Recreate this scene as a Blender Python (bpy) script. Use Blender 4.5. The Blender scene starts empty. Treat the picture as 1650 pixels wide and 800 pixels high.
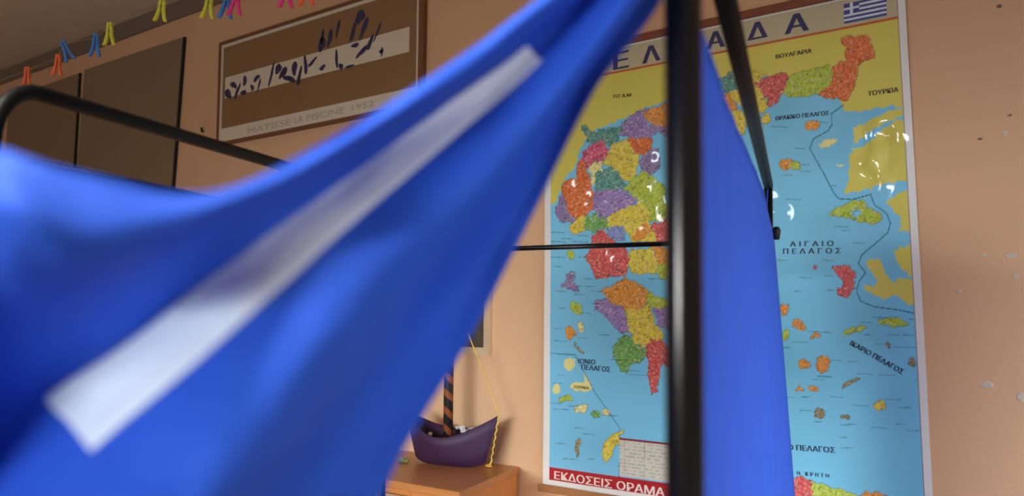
import bpy, bmesh, math, random
import numpy as np
from mathutils import Vector, Matrix

random.seed(7)
SC = bpy.context.scene
COL = SC.collection
PI = math.pi

# ------------------------------------------------------------------ camera
F = 1550.0                      # focal length in pixels of the 1650 x 800 frame
CX, CY = 825.0, 400.0
EYE = 1.5                       # height of the lens above the floor
D = 2.345                       # distance from the lens to the wall with the map
YAW = math.radians(41.0)        # turned left of the wall's normal
PITCH = math.atan(110.0 / F)
ROLL = 0.0084
f0 = Vector((-math.sin(YAW), math.cos(YAW), 0)); r0 = Vector((math.cos(YAW), math.sin(YAW), 0)); z0 = Vector((0, 0, 1))
FW = f0 * math.cos(PITCH) + z0 * math.sin(PITCH)
u1 = -f0 * math.sin(PITCH) + z0 * math.cos(PITCH)
RT = r0 * math.cos(ROLL) + u1 * math.sin(ROLL)
UP = -r0 * math.sin(ROLL) + u1 * math.cos(ROLL)
CAMP = Vector((0, 0, EYE))
cd = bpy.data.cameras.new('camera'); cam = bpy.data.objects.new('camera', cd); COL.objects.link(cam)
M = Matrix((RT, UP, -FW)).transposed().to_4x4(); M.translation = CAMP
cam.matrix_world = M
cd.sensor_width = 36; cd.lens = 36 * F / 1650; cd.clip_start = 0.02
cd.dof.use_dof = True; cd.dof.focus_distance = 2.75; cd.dof.aperture_fstop = 5.0
SC.camera = cam

# ------------------------------------------------------------------ world, light, exposure
w = bpy.data.worlds.new('world'); SC.world = w; w.use_nodes = True
w.node_tree.nodes['Background'].inputs[0].default_value = (0.60, 0.75, 1.0, 1)
w.node_tree.nodes['Background'].inputs[1].default_value = 1.0
vs = SC.view_settings
vs.view_transform = 'Standard'; vs.look = 'None'; vs.gamma = 1; vs.use_curve_mapping = False
vs.exposure = 0.12

ROOM_L, ROOM_R, ROOM_F, CEIL = -6.9, 1.9, -5.2, 2.985   # left, right, wall behind the camera, ceiling

def area(name, loc, look, sx, sy, power, color, spread=180):
    l = bpy.data.lights.new(name, 'AREA'); l.shape = 'RECTANGLE'; l.size = sx; l.size_y = sy
    l.energy = power; l.color = color; l.spread = math.radians(spread)
    o = bpy.data.objects.new(name, l); COL.objects.link(o); o.location = loc
    o.rotation_euler = (Vector(look) - Vector(loc)).to_track_quat('-Z', 'Y').to_euler()
    return o
SIDE_WIN = [(-3.0, 1.6), (1.25, 1.6)]            # centre y, width of the windows in the right wall
for wy, ww in SIDE_WIN:
    area('window_daylight', (ROOM_R - 0.06, wy, 1.65), (ROOM_R - 1.2, wy + 0.1, 1.0), ww, 1.3, 28 if wy > 0 else 14, (0.97, 0.98, 1.0), 76)
FRONT_WIN = [(-1.05, 2.0), (1.1 - .35, 1.4)]            # centre x, width of the windows in the wall behind the camera
for wx_, ww in FRONT_WIN:
    area('window_daylight', (wx_, ROOM_F + 0.06, 1.6), (wx_ - 0.2, ROOM_F + 1.2, 1.06), ww, 1.3, 84, (0.90, 0.97, 1.0), 60)
BACK_WIN = [(-5.5, 1.2), (-2.55, 0.8)]            # high clerestory lights in the same wall
for wx_, ww in BACK_WIN:
    area('clerestory_daylight', (wx_, ROOM_F + 0.06, 2.64), (wx_, ROOM_F + 1.2, 2.2), ww, 0.3, 15, (0.95, 0.98, 1.0), 150)
LAMP = (-1.1, -0.25, CEIL - 0.085)               # louvred ceiling light above the booth
area('ceiling_light_tubes', LAMP, (LAMP[0], LAMP[1], 0), 1.2, 0.28, 42, (1.0, 0.98, 0.94), 105)

# ------------------------------------------------------------------ helpers
def ray(px, py):
    return FW + RT * ((px - CX) / F) + UP * ((CY - py) / F)
def on_wall(px, py, off=0.0):
    d = ray(px, py); return CAMP + d * ((D - off) / d.y)
def on_height(px, py, h):
    d = ray(px, py); return CAMP + d * ((h - EYE) / d.z)
def at_depth(px, py, z):
    return CAMP + ray(px, py) * z
def pix(x, y, z):               # arrays of points -> photo pixels
    qx, qy, qz = x - CAMP.x, y - CAMP.y, z - CAMP.z
    a = qx * RT.x + qy * RT.y + qz * RT.z; b = qx * UP.x + qy * UP.y + qz * UP.z; c = qx * FW.x + qy * FW.y + qz * FW.z
    return CX + F * a / c, CY - F * b / c

def tag(o, label=None, cat=None, group=None, kind=None):
    if label: o['label'] = label
    if cat: o['category'] = cat
    if group: o['group'] = group
    if kind: o['kind'] = kind
    return o
def thing(name, loc, label, cat, group=None):
    o = bpy.data.objects.new(name, None); COL.objects.link(o); o.location = loc; o.empty_display_size = 0.05
    return tag(o, label, cat, group)
def link(name, me, parent=None):
    o = bpy.data.objects.new(name, me); COL.objects.link(o)
    if parent:
        o.parent = parent
        base = parent.location + (parent.parent.location if parent.parent else Vector())
        o.location = -base if not parent.get('_local') else (0, 0, 0)
    return o
def obj(name, bm, mat, parent=None, smooth=False):
    me = bpy.data.meshes.new(name)
    bmesh.ops.recalc_face_normals(bm, faces=bm.faces)
    bm.to_mesh(me); bm.free()
    for m in (mat if isinstance(mat, (list, tuple)) else [mat]): me.materials.append(m)
    if smooth:
        for p in me.polygons: p.use_smooth = True
    return link(name, me, parent)
def world_box(bm, lo, hi, mi=0):
    vs_ = [bm.verts.new((x, y, z)) for x in (lo[0], hi[0]) for y in (lo[1], hi[1]) for z in (lo[2], hi[2])]
    for q in ((0, 1, 3, 2), (4, 6, 7, 5), (0, 4, 5, 1), (2, 3, 7, 6), (0, 2, 6, 4), (1, 5, 7, 3)):
        f = bm.faces.new([vs_[i] for i in q]); f.material_index = mi
def box(name, lo, hi, mat, parent=None, bevel=0):
    bm = bmesh.new(); world_box(bm, lo, hi)
    if bevel: bmesh.ops.bevel(bm, geom=bm.edges[:], offset=bevel, segments=2, affect='EDGES', profile=0.6)
    return obj(name, bm, mat, parent)
def prism(bm, pts, z_lo, z_hi, mi=0):
    a = [bm.verts.new((p[0], p[1], z_lo)) for p in pts]; b = [bm.verts.new((p[0], p[1], z_hi)) for p in pts]
    n = len(pts); bm.faces.new(a[::-1]).material_index = mi; bm.faces.new(b).material_index = mi
    for i in range(n): bm.faces.new((a[i], a[(i + 1) % n], b[(i + 1) % n], b[i])).material_index = mi
def tube(bm, pts, r, n=12, cap=True, mi=0):
    pts = [Vector(p) for p in pts]; rings = []
    rr = r if isinstance(r, (list, tuple)) else [r] * len(pts)
    t = (pts[1] - pts[0]).normalized(); ref = Vector((0, 0, 1)) if abs(t.z) < 0.9 else Vector((1, 0, 0))
    nx = t.cross(ref).normalized()
    for i, p in enumerate(pts):
        t = (pts[min(i + 1, len(pts) - 1)] - pts[max(i - 1, 0)]).normalized()
        nx = (nx - t * nx.dot(t)).normalized(); ny = t.cross(nx)
        rings.append([bm.verts.new(p + (nx * math.cos(2 * PI * k / n) + ny * math.sin(2 * PI * k / n)) * rr[i]) for k in range(n)])
    for a, b in zip(rings, rings[1:]):
        for k in range(n): bm.faces.new((a[k], a[(k + 1) % n], b[(k + 1) % n], b[k])).material_index = mi
    if cap: bm.faces.new(rings[0][::-1]).material_index = mi; bm.faces.new(rings[-1]).material_index = mi
def tube_obj(name, pts, r, mat, parent=None, n=12):
    bm = bmesh.new(); tube(bm, pts, r, n); return obj(name, bm, mat, parent, True)
def grid_obj(name, P, mat, parent=None, solid=0.0):
    ny, nx = P.shape[:2]
    me = bpy.data.meshes.new(name); me.vertices.add(nx * ny); me.vertices.foreach_set('co', P.reshape(-1).astype(np.float32))
    i = np.arange(ny - 1)[:, None] * nx + np.arange(nx - 1)[None, :]
    q = np.stack([i, i + 1, i + nx + 1, i + nx], -1).reshape(-1)
    nf = (nx - 1) * (ny - 1)
    me.loops.add(nf * 4); me.loops.foreach_set('vertex_index', q.astype(np.int32))
    me.polygons.add(nf); me.polygons.foreach_set('loop_start', np.arange(nf, dtype=np.int32) * 4)
    me.polygons.foreach_set('use_smooth', np.ones(nf, bool))
    me.update(calc_edges=True); me.materials.append(mat)
    o = link(name, me, parent)
    if solid:
        s = o.modifiers.new('thickness', 'SOLIDIFY'); s.thickness = solid; s.offset = 0
    return o

def srgb(r, g, b):
    return tuple((c / 255 / 12.92) if c / 255 <= 0.04045 else ((c / 255 + 0.055) / 1.055) ** 2.4 for c in (r, g, b)) + (1,)
def mat(name, col, rough=0.6, metal=0.0, coat=0.0, coat_rough=0.05, noise=0.0, nscale=20, bump=0.0, bscale=80, spec=0.5, stretch=None, sheen=0.0):
    m = bpy.data.materials.new(name); m.use_nodes = True; nt = m.node_tree; b = nt.nodes['Principled BSDF']
    b.inputs['Base Color'].default_value = col; b.inputs['Roughness'].default_value = rough
    b.inputs['Metallic'].default_value = metal; b.inputs['Coat Weight'].default_value = coat
    b.inputs['Coat Roughness'].default_value = coat_rough; b.inputs['Specular IOR Level'].default_value = spec
    if sheen: b.inputs['Sheen Weight'].default_value = sheen
    tc = nt.nodes.new('ShaderNodeTexCoord'); src = tc.outputs['Object']
    if stretch:
        mp = nt.nodes.new('ShaderNodeMapping'); mp.inputs['Scale'].default_value = stretch
        nt.links.new(src, mp.inputs['Vector']); src = mp.outputs['Vector']
    if noise:
        n = nt.nodes.new('ShaderNodeTexNoise'); n.inputs['Scale'].default_value = nscale; n.inputs['Detail'].default_value = 5
        nt.links.new(src, n.inputs['Vector'])
        mx = nt.nodes.new('ShaderNodeMix'); mx.data_type = 'RGBA'
        mx.inputs[6].default_value = tuple(c * (1 - noise) for c in col[:3]) + (1,)
        mx.inputs[7].default_value = tuple(min(1, c * (1 + noise)) for c in col[:3]) + (1,)
        nt.links.new(n.outputs['Fac'], mx.inputs[0]); nt.links.new(mx.outputs[2], b.inputs['Base Color'])
    if bump:
        n2 = nt.nodes.new('ShaderNodeTexNoise'); n2.inputs['Scale'].default_value = bscale; n2.inputs['Detail'].default_value = 4
        nt.links.new(src, n2.inputs['Vector'])
        bp = nt.nodes.new('ShaderNodeBump'); bp.inputs['Strength'].default_value = bump; bp.inputs['Distance'].default_value = 0.002
        nt.links.new(n2.outputs['Fac'], bp.inputs['Height']); nt.links.new(bp.outputs['Normal'], b.inputs['Normal'])
    return m
def cloth_mat(name, col, tcol, trans=0.3, weave=900):
    m = mat(name, col, rough=0.75, noise=0.06, nscale=30, bump=0.15, bscale=weave, spec=0.15)
    nt = m.node_tree; b = nt.nodes['Principled BSDF']; out = nt.nodes['Material Output']
    t = nt.nodes.new('ShaderNodeBsdfTranslucent'); t.inputs['Color'].default_value = tcol
    mx = nt.nodes.new('ShaderNodeMixShader'); mx.inputs[0].default_value = trans
    nt.links.new(b.outputs[0], mx.inputs[1]); nt.links.new(t.outputs[0], mx.inputs[2]); nt.links.new(mx.outputs[0], out.inputs['Surface'])
    return m

PEACH = mat('peach_plaster', srgb(220, 176, 136), 0.8, noise=0.04, nscale=6, bump=0.25, bscale=140, spec=0.2)
CEILM = mat('ceiling_paint', srgb(230, 221, 202), 0.9, noise=0.03, nscale=8, bump=0.2, bscale=120, spec=0.1)
GREYM = mat('grey_trim_paint', srgb(124, 108, 92), 0.8, noise=0.05, nscale=10)
FLOORM = mat('terrazzo', srgb(116, 98, 80), 0.5, noise=0.25, nscale=120)
BASEM = mat('baseboard_paint', srgb(120, 90, 66), 0.5)
WHITEF = mat('window_paint', srgb(225, 225, 220), 0.4)
GLASS = mat('window_glass', srgb(225, 235, 240), 0.05); GLASS.node_tree.nodes['Principled BSDF'].inputs['Transmission Weight'].default_value = 1.0
BLUE = cloth_mat('blue_cotton', srgb(46, 91, 206), srgb(46, 91, 206), 0.08)
TAPE = cloth_mat('white_cotton_tape', srgb(234, 243, 255), srgb(234, 243, 255), 0.15)
BLACK = mat('black_enamel', srgb(9, 9, 10), 0.22, spec=0.38)
WORN = mat('worn_black_enamel', srgb(9, 9, 9), 0.5, spec=0.12)
BLACKM = mat('black_rubber', srgb(12, 12, 12), 0.6)

# ------------------------------------------------------------------ setting
def struct(o): o['kind'] = 'structure'; return o
T = 0.2
struct(box('floor', (ROOM_L - T, ROOM_F - T, -0.1), (ROOM_R + T, D + T, 0), FLOORM))
struct(box('ceiling', (ROOM_L - T, ROOM_F - T, CEIL), (ROOM_R + T, D + T, CEIL + 0.12), CEILM))
wall_back = struct(box('wall_back', (ROOM_L - T, D, 0), (ROOM_R + T, D + T, CEIL), PEACH))
struct(box('wall_left', (ROOM_L - T, ROOM_F - T, 0), (ROOM_L, D, CEIL), PEACH))
def holed_wall(name, axis, at, span, openings, thick):
    """wall in plane axis=at, with window openings (centre, width, z0, z1) left free"""
    bm = bmesh.new(); cuts = [span[0]]
    def put(a0, a1, zz0, zz1):
        if axis == 'x': world_box(bm, (min(at, at + thick), a0, zz0), (max(at, at + thick), a1, zz1))
        else: world_box(bm, (a0, min(at, at + thick), zz0), (a1, max(at, at + thick), zz1))
    x = span[0]
    for c, wd, za, zb in openings:
        put(x, c - wd / 2, 0, CEIL); put(c - wd / 2, c + wd / 2, 0, za); put(c - wd / 2, c + wd / 2, zb, CEIL); x = c + wd / 2
    put(x, span[1], 0, CEIL)
    return struct(obj(name, bm, PEACH))
def window(n, axis, at, c, wd, za, zb, thick):
    t = bpy.data.objects.new('window_%d' % n, None); COL.objects.link(t); struct(t)
    mid = at + thick * 0.5; bm = bmesh.new()
    def put(bm, a0, a1, zz0, zz1, h=0.03):
        if axis == 'x': world_box(bm, (mid - h, a0, zz0), (mid + h, a1, zz1))
        else: world_box(bm, (a0, mid - h, zz0), (a1, mid + h, zz1))
    e = 0.06
    put(bm, c - wd / 2, c + wd / 2, za, za + e); put(bm, c - wd / 2, c + wd / 2, zb - e, zb)
    for a in (c - wd / 2, c - e / 2, c + wd / 2 - e): put(bm, a, a + e, za + e, zb - e)
    obj('window_frame', bm, WHITEF, t)
    for a0, a1 in ((c - wd / 2 + e, c - e / 2), (c + e / 2, c + wd / 2 - e)):
        bm = bmesh.new(); put(bm, a0, a1, za + e, zb - e, 0.003); obj('pane', bm, GLASS, t)
holed_wall('wall_right', 'x', ROOM_R, (ROOM_F - T, D), [(c, ww, 1.0, 2.5) for c, ww in SIDE_WIN], T)
OPEN_F = sorted([(c, ww, 2.4, 2.9) for c, ww in BACK_WIN] + [(c, ww, 0.9, 2.3) for c, ww in FRONT_WIN])
holed_wall('wall_front', 'y', ROOM_F, (ROOM_L, ROOM_R), OPEN_F, -T)
k = 1
for c, ww in SIDE_WIN: window(k, 'x', ROOM_R, c, ww, 1.0, 2.5, T); k += 1
for c, ww, h0, h1 in OPEN_F: window(k, 'y', ROOM_F, c, ww, h0, h1, -T); k += 1
struct(box('trim_1', (ROOM_L, D - 0.012, CEIL - 0.085), (ROOM_R, D, CEIL), GREYM))
struct(box('baseboard_back', (ROOM_L, D - 0.015, 0), (ROOM_R, D, 0.09), BASEM))
# chipped plaster on the right of the map
PATCH = mat('chipped_plaster', srgb(205, 190, 170), 0.9)
DARKP = mat('dark_chip', srgb(120, 100, 84), 0.9)
for px, py, rx, ry, m in ((1585, 412, 4, 3, PATCH), (1629, 412, 8, 5, PATCH), (1637, 445, 5, 4, PATCH), (1591, 621, 9, 6, PATCH), (1645, 640, 7, 8, PATCH),
                          (1619, 214, 4, 5, PATCH), (1627, 186, 3, 2, DARKP), (1579, 224, 3, 2, DARKP), (1610, 10, 4, 3, DARKP), (1545, 470, 4, 3, PATCH)):
    c = on_wall(px, py); s = (c - CAMP).dot(FW) / F; bm = bmesh.new(); n = 14
    ring = [(c.x + rx * s * 1.25 * math.cos(2 * PI * i / n) * random.uniform(.7, 1.15), c.z + ry * s * math.sin(2 * PI * i / n) * random.uniform(.7, 1.15)) for i in range(n)]
    a = [bm.verts.new((x, D, z)) for x, z in ring]; b = [bm.verts.new((c.x + (x - c.x) * .8, D - 0.0012, c.z + (z - c.z) * .8)) for x, z in ring]
    bm.faces.new(b)
    for i in range(n): bm.faces.new((a[i], a[(i + 1) % n], b[(i + 1) % n], b[i]))
    obj('plaster_patch', bm, m, wall_back)

cl = thing('ceiling_light', (LAMP[0], LAMP[1], CEIL), 'long louvred white ceiling light above the booth', 'ceiling light')
bm = bmesh.new(); lx, ly = .64, .18
for lo, hi in (((-lx, -ly), (lx, -ly + .02)), ((-lx, ly - .02), (lx, ly)), ((-lx, -ly), (-lx + .02, ly)), ((lx - .02, -ly), (lx, ly))):
    world_box(bm, (LAMP[0] + lo[0], LAMP[1] + lo[1], CEIL - .10), (LAMP[0] + hi[0], LAMP[1] + hi[1], CEIL - .001))
world_box(bm, (LAMP[0] - lx, LAMP[1] - ly, CEIL - .02), (LAMP[0] + lx, LAMP[1] + ly, CEIL - .001))
obj('housing', bm, WHITEF, cl)

# ------------------------------------------------------------------ text as flat print
def text_mesh(s, spacing=1.0):
    cu = bpy.data.curves.new('t', 'FONT'); cu.body = s; cu.space_character = spacing; cu.resolution_u = 3
    o = bpy.data.objects.new('t', cu); COL.objects.link(o)
    dg = bpy.context.evaluated_depsgraph_get(); dg.update()
    me = bpy.data.meshes.new_from_object(o.evaluated_get(dg))
    bpy.data.objects.remove(o); bpy.data.curves.remove(cu)
    v = np.array([q.co[:] for q in me.vertices]).reshape(-1, 3); f = [tuple(p.vertices) for p in me.polygons]
    bpy.data.meshes.remove(me); return v, f
def lettering(name, items, mat_, parent, surf, bold=0.0):
    """items: (string, pixel of baseline start, pixel of baseline end, cap height in pixels, spacing); print lying on the wall-parallel surface surf(x, z)"""
    for s, p0, p1, hp, sp in items:
        V, Fc = [], []
        v, f = text_mesh(s, sp)
        if not len(v): continue
        a, b = on_wall(*p0), on_wall(*p1); sc = ((a + b) / 2 - CAMP).dot(FW) / F
        x = (v[:, 0] - v[:, 0].min()) / (v[:, 0].max() - v[:, 0].min()); y = (v[:, 1] - v[:, 1].min()) / (v[:, 1].max() - v[:, 1].min())
        dx, dz = b.x - a.x, b.z - a.z; L = math.hypot(dx, dz); h = hp * sc
        X = a.x + dx * x - dz / L * h * y; Z = a.z + dz * x + dx / L * h * y
        off = len(V)
        for xx, zz in zip(X, Z): V.append((xx, D - surf(xx, zz) - 0.0009, zz))
        Fc += [tuple(i + off for i in q) for q in f]
        if bold:
            off = len(V)
            for xx, zz in zip(X, Z): V.append((xx + bold, D - surf(xx, zz) - 0.0010, zz))
            Fc += [tuple(i + off for i in q) for q in f]
        me = bpy.data.meshes.new(name); me.from_pydata(V, [], Fc); me.materials.append(mat_)
        link(name, me, parent)

# ------------------------------------------------------------------ wall map
def wx(px, py): return on_wall(px, py).x
def wz(px, py): return on_wall(px, py).z
za_, zb_ = wz(889, 400), wz(887, 750)
def edge(p, q):                                  # X of a printed edge as a function of height
    a, b = on_wall(*p), on_wall(*q); k_ = (b.x - a.x) / (b.z - a.z); return lambda z: a.x + k_ * (z - a.z)
eL, eR = edge((889, 400), (887, 750)), edge((1449, 31), (1490, 780))
Z_RED = (wz(1215, 76) + wz(982, 121)) / 2        # red rule under the title
Z_BAND = (wz(888, 753.5) + wz(1076, 779)) / 2    # top of the red strip
Z_BOT = (wz(888, 774) + wz(1024, 794)) / 2
Z_TOP = (wz(1072, 62) + wz(1220, 32)) / 2
Z_SH0, Z_SH1 = (wz(877, 780) + wz(1000, 800)) / 2, (wz(1072, 58) + wz(1220, 28)) / 2
ML, MR = wx(889, 400) - wx(879, 400), 0.019
BUB = [(930, 330, 26, 1.0), (955, 280, 16, .7), (1033, 225, 26, .9), (1045, 285, 26, .9), (1065, 345, 24, .8), (975, 410, 25, .7), (1415, 222, 24, 1.9), (1410, 272, 18, 1.8), (1262, 335, 16, 1.0), (1435, 310, 12, .7)]
rs = np.random.RandomState(3)
WAV = [(rs.uniform(48, 135), rs.uniform(0, PI), rs.uniform(0, 6.28)) for _ in range(7)]
def surf_arr(X, Z):
    h = 0.006 + 0.0016 * np.sin(7 * X + 1.0) * np.sin(3.1 * Z) + 0.0009 * np.sin(19 * X + 2 * Z) + 0.0006 * np.sin(13 * Z + 3 * X + 1)
    px, py = pix(X, np.full_like(X, D), Z); g = np.zeros_like(X)
    for bx, by, br, ba in BUB: g += ba * np.exp(-((px - bx) ** 2 + (py - by) ** 2) / (2 * br * br))
    wv = np.zeros_like(X)
    for kf, th, ph in WAV: wv += np.sin(kf * (X * math.cos(th) + Z * math.sin(th)) + ph) / kf
    return h + 0.055 * np.clip(g, 0, 1.9) * wv * 0.9
def surf(x, z): return float(surf_arr(np.array([x]), np.array([z]))[0])

NX, NY = 540, 690
tz = np.linspace(Z_SH0, Z_SH1, NY); S = np.linspace(0, 1, NX)
XL = np.array([eL(z) - ML for z in tz]); XR = np.array([eR(z) + MR for z in tz])
GX = XL[:, None] + (XR - XL)[:, None] * S[None, :]; GZ = np.repeat(tz[:, None], NX, 1)
GY = D - surf_arr(GX, GZ)
PXX, PYY = pix(GX, np.full_like(GX, D), GZ)

def vnoise(x, y, seed):                          # smooth value noise
    r = np.random.RandomState(seed).rand(256, 256)
    xi, yi = np.floor(x).astype(int), np.floor(y).astype(int); fx, fy = x - xi, y - yi
    fx, fy = fx * fx * (3 - 2 * fx), fy * fy * (3 - 2 * fy)
    a = r[yi % 256, xi % 256]; b = r[yi % 256, (xi + 1) % 256]; c = r[(yi + 1) % 256, xi % 256]; d = r[(yi + 1) % 256, (xi + 1) % 256]
    return (a * (1 - fx) + b * fx) * (1 - fy) + (c * (1 - fx) + d * fx) * fy
QX = PXX + 5 * (vnoise(PXX / 6, PYY / 6, 1) - .5) + 3 * (vnoise(PXX / 2.5, PYY / 2.5, 2) - .5)
QY = PYY + 5 * (vnoise(PXX / 6, PYY / 6, 3) - .5) + 3 * (vnoise(PXX / 2.5, PYY / 2.5, 4) - .5)
C = np.empty(GX.shape + (3,)); C[:] = srgb(236, 234, 228)[:3]
inL = GX > np.array([eL(z) for z in tz])[:, None]; inR = GX < np.array([eR(z) for z in tz])[:, None]; inside = inL & inR
field = inside & (GZ < Z_RED) & (GZ > Z_BAND)
def inpoly(poly, X=None, Y=None):
    X = QX if X is None else X; Y = QY if Y is None else Y
    xs = [p[0] for p in poly]; ys = [p[1] for p in poly]; res = np.zeros(X.shape, bool)
    rows = np.where(((X > min(xs)) & (X < max(xs)) & (Y > min(ys)) & (Y < max(ys))))
    if not len(rows[0]): return res
    r0_, r1_, c0_, c1_ = rows[0].min(), rows[0].max() + 1, rows[1].min(), rows[1].max() + 1
    x, y = X[r0_:r1_, c0_:c1_], Y[r0_:r1_, c0_:c1_]; ins = np.zeros(x.shape, bool); j = len(poly) - 1
    for i in range(len(poly)):
        xi, yi, xj, yj = *poly[i], *poly[j]
        if yi != yj: ins ^= ((yi > y) != (yj > y)) & (x < (xj - xi) * (y - yi) / (yj - yi) + xi)
        j = i
    res[r0_:r1_, c0_:c1_] = ins; return res
def ell(cx, cy, rx, ry, a=0):
    ca, sa = math.cos(math.radians(a)), math.sin(math.radians(a))
    return [(cx + rx * math.cos(t) * ca + ry * math.sin(t) * sa, cy - rx * math.cos(t) * sa + ry * math.sin(t) * ca) for t in np.linspace(0, 2 * PI, 16)[:-1]]
INK = dict(sea=(124, 202, 236), land=(220, 208, 94), Y=(222, 200, 66), O=(226, 146, 50), OR=(224, 108, 48), R=(212, 84, 84), K=(212, 84, 120), P=(150, 124, 186),
           G=(106, 166, 84), T=(84, 150, 138), L=(176, 196, 56), B=(120, 140, 200), V=(140, 120, 170), W=(236, 226, 150), N=(150, 130, 90))
C[field] = srgb(*INK['sea'])[:3]
C[field] *= (0.94 + 0.12 * vnoise(PXX / 60, PYY / 60, 9))[field][:, None]
greek = np.zeros(GX.shape, bool)
def region(k_, poly, gr=True):
    m = inpoly(poly) & field; C[m] = srgb(*INK[k_])[:3]
    if gr: greek[m] = True
LAND = [[(860, 60), (1500, -20), (1500, 192), (1472, 178), (1440, 171), (1400, 178), (1362, 181), (1345, 150), (1230, 120), (1100, 150), (1010, 190), (950, 215), (930, 265), (905, 300), (900, 322), (886, 335), (870, 330)],
        [(1378, 205), (1400, 196), (1432, 181), (1470, 174), (1470, 182), (1432, 197), (1402, 214), (1380, 232), (1376, 228)],
        [(1372, 243), (1395, 235), (1420, 212), (1440, 196), (1462, 190), (1500, 190), (1500, 288), (1437, 295), (1400, 305), (1365, 312), (1362, 305), (1370, 290), (1370, 250)],
        [(1430, 325), (1450, 312), (1500, 300), (1500, 372), (1450, 372), (1453, 350), (1440, 340)],
        [(1442, 403), (1470, 393), (1500, 390), (1500, 455), (1472, 448), (1458, 435), (1445, 420)],
        [(1398, 420), (1415, 418), (1425, 430), (1432, 445), (1440, 458), (1450, 448), (1500, 452), (1500, 498), (1465, 490), (1452, 478), (1440, 475), (1425, 485), (1412, 475), (1392, 466), (1393, 460), (1412, 460), (1414, 450), (1402, 436)]]
for p in LAND: region('land', p, False)
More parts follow.
